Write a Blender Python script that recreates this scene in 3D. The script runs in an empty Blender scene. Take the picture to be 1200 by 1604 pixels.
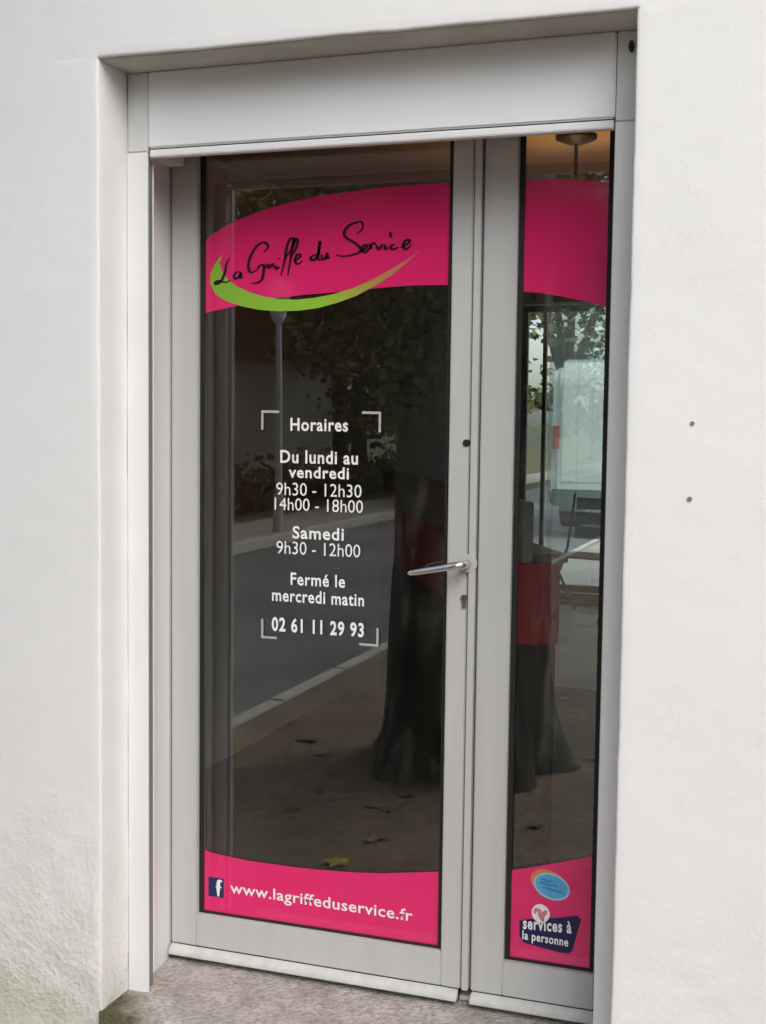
import bpy, bmesh, math, random
from mathutils import Vector, Matrix, noise

random.seed(7)
scene = bpy.context.scene
COL = scene.collection

# ------------------------------------------------------------------ camera
cam_data = bpy.data.cameras.new('camera')
cam_data.sensor_fit = 'VERTICAL'
cam_data.sensor_height = 36.0
cam_data.sensor_width = 36.0 * 766 / 1024
cam_data.lens = 1992.36 / 1604 * 36.0
cam_data.clip_start = 0.05
cam_data.clip_end = 1500
camera = bpy.data.objects.new('camera', cam_data)
COL.objects.link(camera)
yaw, pitch, roll = 0.3326, -0.0728, 0.0124
fw = Vector((-math.sin(yaw) * math.cos(pitch), math.cos(yaw) * math.cos(pitch), math.sin(pitch)))
rt = Vector((math.cos(yaw), math.sin(yaw), 0))
up = rt.cross(fw)
rr = rt * math.cos(roll) + up * math.sin(roll)
uu = up * math.cos(roll) - rt * math.sin(roll)
m = Matrix((rr, uu, -fw)).transposed().to_4x4()
m.translation = Vector((1.623, -2.6334, 1.4606))
camera.matrix_world = m
scene.camera = camera

# ------------------------------------------------------------------ sky, sun, exposure
SUN_ELEV, SUN_AZ = 43.0, 40.0          # degrees; azimuth measured from the facade's outward normal towards +X
world = bpy.data.worlds.new('World')
scene.world = world
world.use_nodes = True
wn, wl = world.node_tree.nodes, world.node_tree.links
wn.clear()
sky = wn.new('ShaderNodeTexSky')
sky.sky_type = 'NISHITA'
sky.sun_disc = False
sky.sun_elevation = math.radians(SUN_ELEV)
sky.sun_rotation = math.radians(180 - SUN_AZ)
sky.air_density = 1.0
sky.dust_density = 2.5
sky.ozone_density = 1.0
hsv = wn.new('ShaderNodeHueSaturation')
hsv.inputs['Saturation'].default_value = 0.55        # overcast: the blue is washed out evenly
bg = wn.new('ShaderNodeBackground')
bg.inputs['Strength'].default_value = 0.15
wo = wn.new('ShaderNodeOutputWorld')
wl.new(sky.outputs[0], hsv.inputs['Color'])
wl.new(hsv.outputs[0], bg.inputs['Color'])
wl.new(bg.outputs[0], wo.inputs['Surface'])

sun_data = bpy.data.lights.new('sun', 'SUN')
sun_data.energy = 0.85
sun_data.angle = math.radians(50)
sun_data.color = (1.0, 1.0, 0.995)
sun = bpy.data.objects.new('sun', sun_data)
COL.objects.link(sun)
az, el = math.radians(SUN_AZ), math.radians(SUN_ELEV)
to_sun = Vector((math.sin(az) * math.cos(el), -math.cos(az) * math.cos(el), math.sin(el)))
sun.rotation_euler = (-to_sun).to_track_quat('-Z', 'Y').to_euler()
sun.location = (3, -6, 12)

scene.view_settings.view_transform = 'Standard'
scene.view_settings.look = 'None'
scene.view_settings.exposure = 0.87
scene.view_settings.gamma = 1.0
scene.view_settings.use_curve_mapping = False
scene.cycles.max_bounces = 6
scene.cycles.diffuse_bounces = 4
scene.cycles.glossy_bounces = 3
scene.cycles.transparent_max_bounces = 16
scene.cycles.use_denoising = True
scene.cycles.adaptive_threshold = 0.025
scene.cycles.sample_clamp_indirect = 6.0
scene.cycles.caustics_reflective = False

# ------------------------------------------------------------------ materials
def new_mat(name):
    mt = bpy.data.materials.new(name)
    mt.use_nodes = True
    return mt, mt.node_tree.nodes, mt.node_tree.links, mt.node_tree.nodes['Principled BSDF']

def plain(name, col, rough=0.6, metal=0.0, var=0.06, scale=12.0, bump=0.0, bscale=60.0, spec=0.5, coat=0.0):
    """colour with a little procedural variation and optional fine relief"""
    mt, n, l, b = new_mat(name)
    tc = n.new('ShaderNodeTexCoord')
    no = n.new('ShaderNodeTexNoise'); no.inputs['Scale'].default_value = scale; no.inputs['Detail'].default_value = 5
    l.new(tc.outputs['Object'], no.inputs['Vector'])
    rp = n.new('ShaderNodeValToRGB')
    rp.color_ramp.elements[0].position = 0.3; rp.color_ramp.elements[1].position = 0.7
    rp.color_ramp.elements[0].color = tuple(c * (1 - var) for c in col) + (1,)
    rp.color_ramp.elements[1].color = tuple(min(1, c * (1 + var)) for c in col) + (1,)
    l.new(no.outputs['Fac'], rp.inputs['Fac'])
    l.new(rp.outputs[0], b.inputs['Base Color'])
    b.inputs['Roughness'].default_value = rough
    b.inputs['Metallic'].default_value = metal
    b.inputs['Specular IOR Level'].default_value = spec
    b.inputs['Coat Weight'].default_value = coat
    if bump:
        n2 = n.new('ShaderNodeTexNoise'); n2.inputs['Scale'].default_value = bscale; n2.inputs['Detail'].default_value = 6
        l.new(tc.outputs['Object'], n2.inputs['Vector'])
        bp = n.new('ShaderNodeBump'); bp.inputs['Strength'].default_value = bump; bp.inputs['Distance'].default_value = 0.004
        l.new(n2.outputs['Fac'], bp.inputs['Height'])
        l.new(bp.outputs[0], b.inputs['Normal'])
    return mt

def render_mat():
    """white rendered masonry: trowel waves, fine grain, damp dirt and flaking at the foot"""
    mt, n, l, b = new_mat('white_render')
    ge = n.new('ShaderNodeNewGeometry')
    sx = n.new('ShaderNodeSeparateXYZ'); l.new(ge.outputs['Position'], sx.inputs[0])
    def noi(scale, detail=6, rough=0.6):
        q = n.new('ShaderNodeTexNoise'); q.inputs['Scale'].default_value = scale
        q.inputs['Detail'].default_value = detail; q.inputs['Roughness'].default_value = rough
        l.new(ge.outputs['Position'], q.inputs['Vector']); return q
    def mth(op, a, c=None, clamp=False):
        q = n.new('ShaderNodeMath'); q.operation = op; q.use_clamp = clamp
        for i, v in enumerate((a, c)):
            if v is None: continue
            if isinstance(v, (int, float)): q.inputs[i].default_value = v
            else: l.new(v, q.inputs[i])
        return q.outputs[0]
    broad, mid, fine, grit = noi(1.3, 4), noi(9, 6), noi(70, 5), noi(230, 3)
    # damp zone: noise-edged, near the ground only
    h = mth('SUBTRACT', 0.52, sx.outputs['Z'])
    h = mth('MULTIPLY', h, 1.9)
    wob = mth('MULTIPLY', mth('SUBTRACT', mid.outputs['Fac'], 0.5), 1.7)
    damp = mth('MULTIPLY', mth('ADD', h, wob), 1.0, True)
    leftw = mth('ADD', mth('MULTIPLY', sx.outputs['X'], -1.6), 0.75, True)      # the splash stain is worst on the left pier
    leftw = mth('MAXIMUM', leftw, 0.12)
    damp = mth('MULTIPLY', damp, leftw, True)
    c1 = n.new('ShaderNodeMixRGB'); c1.inputs[1].default_value = (0.80, 0.805, 0.79, 1); c1.inputs[2].default_value = (0.85, 0.855, 0.85, 1)
    l.new(broad.outputs['Fac'], c1.inputs[0])
    c2 = n.new('ShaderNodeMixRGB'); c2.inputs[2].default_value = (0.75, 0.735, 0.65, 1)
    l.new(c1.outputs[0], c2.inputs[1]); l.new(mth('MULTIPLY', damp, 0.85), c2.inputs[0])
    # small darker pits inside the damp zone
    pit = mth('MULTIPLY', mth('GREATER_THAN', fine.outputs['Fac'], 0.60), damp)
    c3 = n.new('ShaderNodeMixRGB'); c3.inputs[2].default_value = (0.44, 0.42, 0.34, 1)
    l.new(c2.outputs[0], c3.inputs[1]); l.new(mth('MULTIPLY', pit, 0.45), c3.inputs[0])
    # algae right at the bottom of the left pier
    alg = mth('MULTIPLY', mth('MULTIPLY', mth('SUBTRACT', 0.12, sx.outputs['Z']), 9.0, True), mth('MULTIPLY', mid.outputs['Fac'], leftw))
    c4 = n.new('ShaderNodeMixRGB'); c4.inputs[2].default_value = (0.17, 0.16, 0.09, 1)
    l.new(c3.outputs[0], c4.inputs[1]); l.new(mth('MULTIPLY', alg, 0.4, True), c4.inputs[0])
    # faint grime in the corner under the lintel and thin smudges
    sm = mth('MULTIPLY', mth('GREATER_THAN', noi(3.1, 8, 0.75).outputs['Fac'], 0.60), 0.06)
    c5 = n.new('ShaderNodeMixRGB'); c5.inputs[2].default_value = (0.5, 0.49, 0.44, 1)
    l.new(c4.outputs[0], c5.inputs[1]); l.new(sm, c5.inputs[0])
    l.new(c5.outputs[0], b.inputs['Base Color'])
    b.inputs['Roughness'].default_value = 0.85
    b.inputs['Specular IOR Level'].default_value = 0.2
    hgt = mth('ADD', mth('MULTIPLY', broad.outputs['Fac'], 2.2), mth('MULTIPLY', mid.outputs['Fac'], 0.35))
    hgt = mth('ADD', hgt, mth('MULTIPLY', grit.outputs['Fac'], 0.055))
    hgt = mth('ADD', hgt, mth('MULTIPLY', mth('MULTIPLY', fine.outputs['Fac'], 0.9), mth('ADD', mth('MULTIPLY', damp, 1.7), 0.10)))
    bp = n.new('ShaderNodeBump'); bp.inputs['Strength'].default_value = 0.6; bp.inputs['Distance'].default_value = 0.006
    l.new(hgt, bp.inputs['Height']); l.new(bp.outputs[0], b.inputs['Normal'])
    return mt

def ground_mat(name, ca, cb, cc, scale=40.0, patch=2.0, bump=0.5, moss=False, speck=0.5):
    mt, n, l, b = new_mat(name)
    ge = n.new('ShaderNodeNewGeometry')
    n1 = n.new('ShaderNodeTexNoise'); n1.inputs['Scale'].default_value = patch; n1.inputs['Detail'].default_value = 8; n1.inputs['Roughness'].default_value = 0.65
    n2 = n.new('ShaderNodeTexVoronoi'); n2.inputs['Scale'].default_value = scale
    n3 = n.new('ShaderNodeTexNoise'); n3.inputs['Scale'].default_value = scale * 0.6; n3.inputs['Detail'].default_value = 5
    for q in (n1, n2, n3): l.new(ge.outputs['Position'], q.inputs['Vector'])
    r1 = n.new('ShaderNodeValToRGB'); r1.color_ramp.elements[0].position = 0.35; r1.color_ramp.elements[1].position = 0.66
    r1.color_ramp.elements[0].color = ca + (1,); r1.color_ramp.elements[1].color = cb + (1,)
    l.new(n1.outputs['Fac'], r1.inputs['Fac'])
    mx = n.new('ShaderNodeMixRGB'); mx.inputs[2].default_value = cc + (1,)
    l.new(r1.outputs[0], mx.inputs[1])
    r2 = n.new('ShaderNodeValToRGB'); r2.color_ramp.elements[0].position = 0.42; r2.color_ramp.elements[1].position = 0.72
    r2.color_ramp.elements[1].color = (speck, speck, speck, 1)
    l.new(n3.outputs['Fac'], r2.inputs['Fac']); l.new(r2.outputs[0], mx.inputs[0])
    out = mx.outputs[0]
    if moss:
        sx = n.new('ShaderNodeSeparateXYZ'); l.new(ge.outputs['Position'], sx.inputs[0])
        a = n.new('ShaderNodeMath'); a.operation = 'MULTIPLY_ADD'; a.inputs[1].default_value = -3.2; a.inputs[2].default_value = 0.42
        l.new(sx.outputs['X'], a.inputs[0])
        y = n.new('ShaderNodeMath'); y.operation = 'MULTIPLY_ADD'; y.inputs[1].default_value = -2.6; l.new(sx.outputs['Y'], y.inputs[0]); l.new(a.outputs[0], y.inputs[2])
        c = n.new('ShaderNodeMath'); c.operation = 'ADD'; c.use_clamp = True; l.new(y.outputs[0], c.inputs[0]); l.new(n1.outputs['Fac'], c.inputs[1])
        d = n.new('ShaderNodeMath'); d.operation = 'MULTIPLY_ADD'; d.use_clamp = True; d.inputs[1].default_value = 3.2; d.inputs[2].default_value = -1.35; l.new(c.outputs[0], d.inputs[0])
        m2 = n.new('ShaderNodeMixRGB'); m2.inputs[2].default_value = (0.10, 0.09, 0.045, 1)
        l.new(d.outputs[0], m2.inputs[0]); l.new(out, m2.inputs[1]); out = m2.outputs[0]
    l.new(out, b.inputs['Base Color'])
    b.inputs['Roughness'].default_value = 0.9; b.inputs['Specular IOR Level'].default_value = 0.25
    ad = n.new('ShaderNodeMath'); ad.operation = 'MULTIPLY_ADD'; ad.inputs[1].default_value = 0.6
    l.new(n2.outputs['Distance'], ad.inputs[0]); l.new(n3.outputs['Fac'], ad.inputs[2])
    bp = n.new('ShaderNodeBump'); bp.inputs['Strength'].default_value = bump; bp.inputs['Distance'].default_value = 0.006
    l.new(ad.outputs[0], bp.inputs['Height']); l.new(bp.outputs[0], b.inputs['Normal'])
    return mt

def glass_mat(name, r0, tint=(0.93, 0.96, 0.94)):
    """clear pane: Schlick reflection over a straight-through pane, per face"""
    mt = bpy.data.materials.new(name); mt.use_nodes = True
    n, l = mt.node_tree.nodes, mt.node_tree.links
    n.clear()
    ge = n.new('ShaderNodeNewGeometry')
    lw = n.new('ShaderNodeLayerWeight'); lw.inputs['Blend'].default_value = 0.5
    pw = n.new('ShaderNodeMath'); pw.operation = 'POWER'; pw.inputs[1].default_value = 5; l.new(lw.outputs['Facing'], pw.inputs[0])
    fr = n.new('ShaderNodeMath'); fr.operation = 'MULTIPLY_ADD'; fr.inputs[1].default_value = 1 - r0; fr.inputs[2].default_value = r0
    l.new(pw.outputs[0], fr.inputs[0])
    tr = n.new('ShaderNodeBsdfTransparent'); tr.inputs[0].default_value = tint + (1,)
    gl = n.new('ShaderNodeBsdfGlossy'); gl.inputs['Roughness'].default_value = 0.0; gl.inputs[0].default_value = (1, 1, 1, 1)
    # float glass is never perfectly flat
    no = n.new('ShaderNodeTexNoise'); no.inputs['Scale'].default_value = 2.2; no.inputs['Detail'].default_value = 1
    l.new(ge.outputs['Position'], no.inputs['Vector'])
    bp = n.new('ShaderNodeBump'); bp.inputs['Strength'].default_value = 0.10; bp.inputs['Distance'].default_value = 0.004
    l.new(no.outputs['Fac'], bp.inputs['Height']); l.new(bp.outputs[0], gl.inputs['Normal'])
    mx = n.new('ShaderNodeMixShader'); l.new(fr.outputs[0], mx.inputs[0]); l.new(tr.outputs[0], mx.inputs[1]); l.new(gl.outputs[0], mx.inputs[2])
    o = n.new('ShaderNodeOutputMaterial'); l.new(mx.outputs[0], o.inputs[0])
    return mt

def leaf_mat(name, ca, cb):
    mt, n, l, b = new_mat(name)
    ge = n.new('ShaderNodeNewGeometry')
    no = n.new('ShaderNodeTexNoise'); no.inputs['Scale'].default_value = 0.9; no.inputs['Detail'].default_value = 6
    l.new(ge.outputs['Position'], no.inputs['Vector'])
    ad = n.new('ShaderNodeMath'); ad.operation = 'MULTIPLY_ADD'; ad.inputs[1].default_value = 0.45; l.new(ge.outputs['Random Per Island'], ad.inputs[0])
    sb = n.new('ShaderNodeMath'); sb.operation = 'SUBTRACT'; sb.inputs[1].default_value = 0.2; l.new(no.outputs['Fac'], sb.inputs[0]); l.new(sb.outputs[0], ad.inputs[2])
    rp = n.new('ShaderNodeValToRGB'); rp.color_ramp.elements[0].position = 0.3; rp.color_ramp.elements[1].position = 0.75
    rp.color_ramp.elements[0].color = ca + (1,); rp.color_ramp.elements[1].color = cb + (1,)
    l.new(ad.outputs[0], rp.inputs['Fac']); l.new(rp.outputs[0], b.inputs['Base Color'])
    b.inputs['Roughness'].default_value = 0.6
    return mt

def bark_mat(name, ca, cb, cc):
    mt, n, l, b = new_mat(name)
    tc = n.new('ShaderNodeTexCoord')
    mp = n.new('ShaderNodeMapping'); mp.inputs['Scale'].default_value = (1, 1, 0.35); l.new(tc.outputs['Object'], mp.inputs['Vector'])
    v = n.new('ShaderNodeTexNoise'); v.inputs['Scale'].default_value = 9; v.inputs['Detail'].default_value = 6
    l.new(mp.outputs[0], v.inputs['Vector'])
    rp = n.new('ShaderNodeValToRGB'); e = rp.color_ramp.elements
    e[0].position = 0.35; e[0].color = ca + (1,); e[1].position = 0.68; e[1].color = cc + (1,)
    k = e.new(0.52); k.color = cb + (1,)
    l.new(v.outputs['Fac'], rp.inputs['Fac']); l.new(rp.outputs[0], b.inputs['Base Color'])
    b.inputs['Roughness'].default_value = 0.9
    bp = n.new('ShaderNodeBump'); bp.inputs['Strength'].default_value = 0.7; bp.inputs['Distance'].default_value = 0.02
    l.new(v.outputs['Fac'], bp.inputs['Height']); l.new(bp.outputs[0], b.inputs['Normal'])
    return mt

M = {}
M['render'] = render_mat()
M['pvc'] = plain('white_pvc', (0.80, 0.805, 0.81), 0.42, var=0.02, scale=5)
M['box'] = plain('shutter_box_white', (0.79, 0.81, 0.82), 0.45, var=0.025, scale=4)
M['plate'] = plain('shutter_end_plate', (0.70, 0.71, 0.70), 0.6, var=0.05, scale=14, bump=0.15)
def alu_mat():
    mt, n, l, b = new_mat('light_grey_aluminium_paint')
    ge = n.new('ShaderNodeNewGeometry')
    mp = n.new('ShaderNodeMapping'); mp.inputs['Scale'].default_value = (14, 14, 1.1); l.new(ge.outputs['Position'], mp.inputs['Vector'])
    st = n.new('ShaderNodeTexNoise'); st.inputs['Scale'].default_value = 2.2; st.inputs['Detail'].default_value = 7; l.new(mp.outputs[0], st.inputs['Vector'])
    sp = n.new('ShaderNodeTexNoise'); sp.inputs['Scale'].default_value = 26; sp.inputs['Detail'].default_value = 8; sp.inputs['Roughness'].default_value = 0.7; l.new(ge.outputs['Position'], sp.inputs['Vector'])
    r1 = n.new('ShaderNodeValToRGB'); r1.color_ramp.elements[0].position = 0.35; r1.color_ramp.elements[1].position = 0.7
    r1.color_ramp.elements[0].color = (0.51, 0.515, 0.50, 1); r1.color_ramp.elements[1].color = (0.54, 0.545, 0.535, 1); l.new(st.outputs['Fac'], r1.inputs['Fac'])
    r2 = n.new('ShaderNodeValToRGB'); r2.color_ramp.elements[0].position = 0.62; r2.color_ramp.elements[1].position = 0.78; r2.color_ramp.elements[1].color = (0.35, 0.35, 0.35, 1); l.new(sp.outputs['Fac'], r2.inputs['Fac'])
    mx = n.new('ShaderNodeMixRGB'); mx.inputs[2].default_value = (0.38, 0.365, 0.32, 1); l.new(r2.outputs[0], mx.inputs[0]); l.new(r1.outputs[0], mx.inputs[1]); l.new(mx.outputs[0], b.inputs['Base Color'])
    rr_ = n.new('ShaderNodeMath'); rr_.operation = 'MULTIPLY_ADD'; rr_.inputs[1].default_value = 0.3; rr_.inputs[2].default_value = 0.24; l.new(st.outputs['Fac'], rr_.inputs[0]); l.new(rr_.outputs[0], b.inputs['Roughness'])
    return mt
M['alu'] = alu_mat()
M['weather'] = plain('weather_bar_white', (0.56, 0.56, 0.53), 0.5, var=0.10, scale=25)
M['gasket'] = plain('black_rubber', (0.012, 0.012, 0.012), 0.7, var=0.2)
M['black'] = plain('black_plastic', (0.01, 0.01, 0.01), 0.5, var=0.1)
M['satin'] = plain('satin_aluminium', (0.78, 0.78, 0.80), 0.24, metal=1.0, var=0.02, scale=30)
M['brass'] = plain('lock_metal', (0.35, 0.34, 0.31), 0.35, metal=0.9, var=0.1)
M['glass'] = glass_mat('door_glass', 0.10)
M['winglass'] = glass_mat('window_glass', 0.05)
M['pink'] = plain('pink_vinyl', (0.76, 0.022, 0.158), 0.06, var=0.03, scale=2.5, spec=0.9)
M['white_vinyl'] = plain('white_vinyl', (0.86, 0.86, 0.86), 0.14, var=0.02)
M['grey_vinyl'] = plain('frosted_vinyl', (0.42, 0.42, 0.41), 0.6, var=0.05)
M['ink'] = plain('dark_ink', (0.035, 0.010, 0.022), 0.14, var=0.1)
M['navy'] = plain('navy_print', (0.012, 0.018, 0.085), 0.14, var=0.1, scale=20)
M['fblue'] = plain('dark_blue_print', (0.018, 0.03, 0.11), 0.14, var=0.08)
M['sky_blue'] = plain('sky_blue_print', (0.10, 0.42, 0.70), 0.14, var=0.12, scale=40)
M['pale_blue'] = plain('pale_blue_print', (0.34, 0.58, 0.72), 0.14, var=0.05)
M['mid_blue'] = plain('mid_blue_print', (0.05, 0.24, 0.50), 0.14, var=0.05)
M['orange'] = plain('orange_print', (0.75, 0.22, 0.06), 0.14, var=0.05)
M['rose'] = plain('rose_print', (0.62, 0.22, 0.26), 0.14, var=0.15, scale=60)
M['step'] = ground_mat('worn_concrete_step', (0.38, 0.345, 0.31), (0.60, 0.55, 0.50), (0.23, 0.21, 0.18), 130, 9, 1.0, moss=True, speck=0.75)
M['pavement'] = ground_mat('brown_grey_pavement', (0.20, 0.15, 0.105), (0.36, 0.275, 0.195), (0.13, 0.10, 0.07), 45, 2.3, 0.9, speck=0.75)
M['asphalt'] = ground_mat('worn_asphalt', (0.16, 0.165, 0.16), (0.27, 0.272, 0.265), (0.11, 0.11, 0.108), 60, 0.9, 0.5, speck=0.6)
M['kerbstone'] = ground_mat('kerb_concrete', (0.52, 0.50, 0.44), (0.66, 0.63, 0.56), (0.42, 0.40, 0.35), 50, 4, 0.4, speck=0.4)
M['verge'] = ground_mat('dry_grass', (0.10, 0.10, 0.045), (0.20, 0.165, 0.09), (0.06, 0.075, 0.03), 25, 1.5, 0.9, speck=0.6)
M['field'] = ground_mat('far_ground', (0.09, 0.10, 0.05), (0.15, 0.14, 0.08), (0.07, 0.07, 0.05), 3, 0.2, 0.3, speck=0.5)

# swoosh print fades from green to salmon along its length
def swoosh_mat():
    mt, n, l, b = new_mat('green_swoosh_print')
    tc = n.new('ShaderNodeTexCoord'); sx = n.new('ShaderNodeSeparateXYZ'); l.new(tc.outputs['Generated'], sx.inputs[0])
    rp = n.new('ShaderNodeValToRGB'); e = rp.color_ramp.elements
    e[0].position = 0.0; e[0].color = (0.24, 0.48, 0.045, 1); e[1].position = 1.0; e[1].color = (0.62, 0.12, 0.14, 1)
    k = e.new(0.55); k.color = (0.28, 0.55, 0.05, 1)
    k = e.new(0.80); k.color = (0.42, 0.28, 0.08, 1)
    l.new(sx.outputs['X'], rp.inputs['Fac']); l.new(rp.outputs[0], b.inputs['Base Color']); b.inputs['Roughness'].default_value = 0.12
    return mt
M['swoosh'] = swoosh_mat()

# ------------------------------------------------------------------ builders
def tag(o, label=None, cat=None, group=None, kind=None):
    if label: o['label'] = label
    if cat: o['category'] = cat
    if group: o['group'] = group
    if kind: o['kind'] = kind
    return o

def empty(name, loc=(0, 0, 0), rz=0.0):
    o = bpy.data.objects.new(name, None); COL.objects.link(o)
    o.location = loc; o.rotation_euler = (0, 0, rz); o.empty_display_size = 0.1
    return o

class MB:
    def __init__(self): self.v, self.f = [], []
    def add(self, vs, fs):
        k = len(self.v); self.v += [tuple(x) for x in vs]; self.f += [tuple(i + k for i in q) for q in fs]; return self
    def box(self, x0, x1, y0, y1, z0, z1):
        return self.add([(x0, y0, z0), (x1, y0, z0), (x1, y1, z0), (x0, y1, z0), (x0, y0, z1), (x1, y0, z1), (x1, y1, z1), (x0, y1, z1)],
                        [(0, 3, 2, 1), (4, 5, 6, 7), (0, 1, 5, 4), (1, 2, 6, 5), (2, 3, 7, 6), (3, 0, 4, 7)])
    def tube(self, pts, rad, seg=8, caps=True):
        pts = [Vector(p) for p in pts]
        rad = rad if isinstance(rad, (list, tuple)) else [rad] * len(pts)
        rings = []
        prev = None
        for i, p in enumerate(pts):
            d = (pts[min(i + 1, len(pts) - 1)] - pts[max(i - 1, 0)]).normalized()
            if prev is None:
                a = d.orthogonal().normalized()
            else:
                a = (prev - d * prev.dot(d)).normalized()
            prev = a; b = d.cross(a)
            rings.append([p + (a * math.cos(t) + b * math.sin(t)) * rad[i] for t in (2 * math.pi * k / seg for k in range(seg))])
        vs = [q for ring in rings for q in ring]
        fs = []
        for i in range(len(pts) - 1):
            for k in range(seg):
                fs.append((i * seg + k, i * seg + (k + 1) % seg, (i + 1) * seg + (k + 1) % seg, (i + 1) * seg + k))
        if caps:
            fs.append(tuple(range(seg))[::-1]); fs.append(tuple((len(pts) - 1) * seg + k for k in range(seg)))
        return self.add(vs, fs)
    def prism_xz(self, poly, y0, y1):
        """outline in X-Z, thickness along Y"""
        n = len(poly)
        vs = [(x, y0, z) for x, z in poly] + [(x, y1, z) for x, z in poly]
        fs = [tuple(range(n)), tuple(range(2 * n - 1, n - 1, -1))] + [(i, i + n, (i + 1) % n + n, (i + 1) % n) for i in range(n)]
        return self.add(vs, fs)
    def prism_xy(self, poly, z0, z1):
        n = len(poly)
        vs = [(x, y, z0) for x, y in poly] + [(x, y, z1) for x, y in poly]
        fs = [tuple(range(n)), tuple(range(2 * n - 1, n - 1, -1))] + [(i, i + n, (i + 1) % n + n, (i + 1) % n) for i in range(n)]
        return self.add(vs, fs)
    def prism_yz(self, poly, x0, x1):
        n = len(poly)
        vs = [(x0, y, z) for y, z in poly] + [(x1, y, z) for y, z in poly]
        fs = [tuple(range(n)), tuple(range(2 * n - 1, n - 1, -1))] + [(i, i + n, (i + 1) % n + n, (i + 1) % n) for i in range(n)]
        return self.add(vs, fs)
    def ribbon_xz(self, pts, w, y):
        """flat brush stroke in the X-Z plane with tapered ends"""
        # Catmull-Rom smoothing
        P = [Vector((a, b)) for a, b in pts]
        Q = []
        for i in range(len(P) - 1):
            p0, p1, p2, p3 = P[max(i - 1, 0)], P[i], P[i + 1], P[min(i + 2, len(P) - 1)]
            for s in range(5):
                t = s / 5
                Q.append(0.5 * ((2 * p1) + (p2 - p0) * t + (2 * p0 - 5 * p1 + 4 * p2 - p3) * t * t + (3 * p1 - p0 - 3 * p2 + p3) * t ** 3))
        Q.append(P[-1])
        vs = []
        for i, p in enumerate(Q):
            d = Q[min(i + 1, len(Q) - 1)] - Q[max(i - 1, 0)]
            nrm = Vector((-d.y, d.x)).normalized() if d.length > 0 else Vector((0, 1))
            u = i / max(1, len(Q) - 1)
            ww = w * (0.45 + 0.55 * min(1, 4 * u, 4 * (1 - u))) * (0.75 + 0.5 * abs(nrm.x))
            vs += [(p.x + nrm.x * ww / 2, y, p.y + nrm.y * ww / 2), (p.x - nrm.x * ww / 2, y, p.y - nrm.y * ww / 2)]
        return self.add(vs, [(2 * i, 2 * i + 1, 2 * i + 3, 2 * i + 2) for i in range(len(Q) - 1)])
    def build(self, name, mat, parent=None, bevel=0.0, seg=2, smooth=False, fix=True):
        me = bpy.data.meshes.new(name)
        me.from_pydata(self.v, [], self.f)
        if fix or bevel:
            bm = bmesh.new(); bm.from_mesh(me)
            bmesh.ops.recalc_face_normals(bm, faces=bm.faces)
            if bevel:
                ed = [e for e in bm.edges if len(e.link_faces) == 2 and e.calc_face_angle(0) > 0.5]
                bmesh.ops.bevel(bm, geom=ed, offset=bevel, segments=seg, affect='EDGES', clamp_overlap=True)
            bm.to_mesh(me); bm.free()
        if smooth:
            for p in me.polygons: p.use_smooth = True
        me.materials.append(mat)
        o = bpy.data.objects.new(name, me); COL.objects.link(o)
        if parent: o.parent = parent
        return o

def box(name, mat, parent, dims, bevel=0.0):
    return MB().box(*dims).build(name, mat, parent, bevel)

def copy_tree(o, parent=None):
    c = o.copy(); COL.objects.link(c); c.parent = parent
    for ch in list(o.children): copy_tree(ch, c)
    return c

def disc_xz(mb, cx, cz, r, y0, y1, seg=20, rz=None):
    rz = rz or r
    return mb.prism_xz([(cx + r * math.cos(2 * math.pi * k / seg), cz + rz * math.sin(2 * math.pi * k / seg)) for k in range(seg)], y0, y1)

def text_obj(name, body, mat, parent, x0, x1, zb, h, y, bold=0.0, shear=0.0, slope=0.0):
    """lettering fitted to a width and an ascender height, lying in the X-Z plane"""
    cu = bpy.data.curves.new('lettering', 'FONT'); cu.body = body; cu.size = 1.0; cu.offset = bold; cu.resolution_u = 3; cu.shear = shear; cu.space_character = 1.0 + 4.5 * bold
    t = bpy.data.objects.new('lettering_source', cu); COL.objects.link(t)
    dg = bpy.context.evaluated_depsgraph_get()
    me = bpy.data.meshes.new_from_object(t.evaluated_get(dg))
    bpy.data.objects.remove(t); bpy.data.curves.remove(cu)
    xs = [v.co.x for v in me.vertices]; ys = [v.co.y for v in me.vertices]
    sx = (x1 - x0) / (max(xs) - min(xs)); sz = h / max(ys); mn = min(xs)
    for v in me.vertices:
        x = x0 + (v.co.x - mn) * sx
        v.co = (x, y, zb + v.co.y * sz + slope * (x - x0))
    me.name = name; me.materials.clear(); me.materials.append(mat)
    o = bpy.data.objects.new(name, me); COL.objects.link(o); o.parent = parent
    return o

# ================================================================== the setting
WD, ZT, D1, D2 = 1.2387, 2.2886, 0.1264, 0.34
RL, RR = 0.0576, 1.1803

def sheet(name, mat, x0, x1, y0, y1, z, nx=1, ny=1):
    vs = [(x0 + (x1 - x0) * i / nx, y0 + (y1 - y0) * j / ny, z) for j in range(ny + 1) for i in range(nx + 1)]
    fs = [(j * (nx + 1) + i, j * (nx + 1) + i + 1, (j + 1) * (nx + 1) + i + 1, (j + 1) * (nx + 1) + i) for j in range(ny) for i in range(nx)]
    return tag(MB().add(vs, fs).build(name, mat, fix=False), kind='structure')

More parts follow.
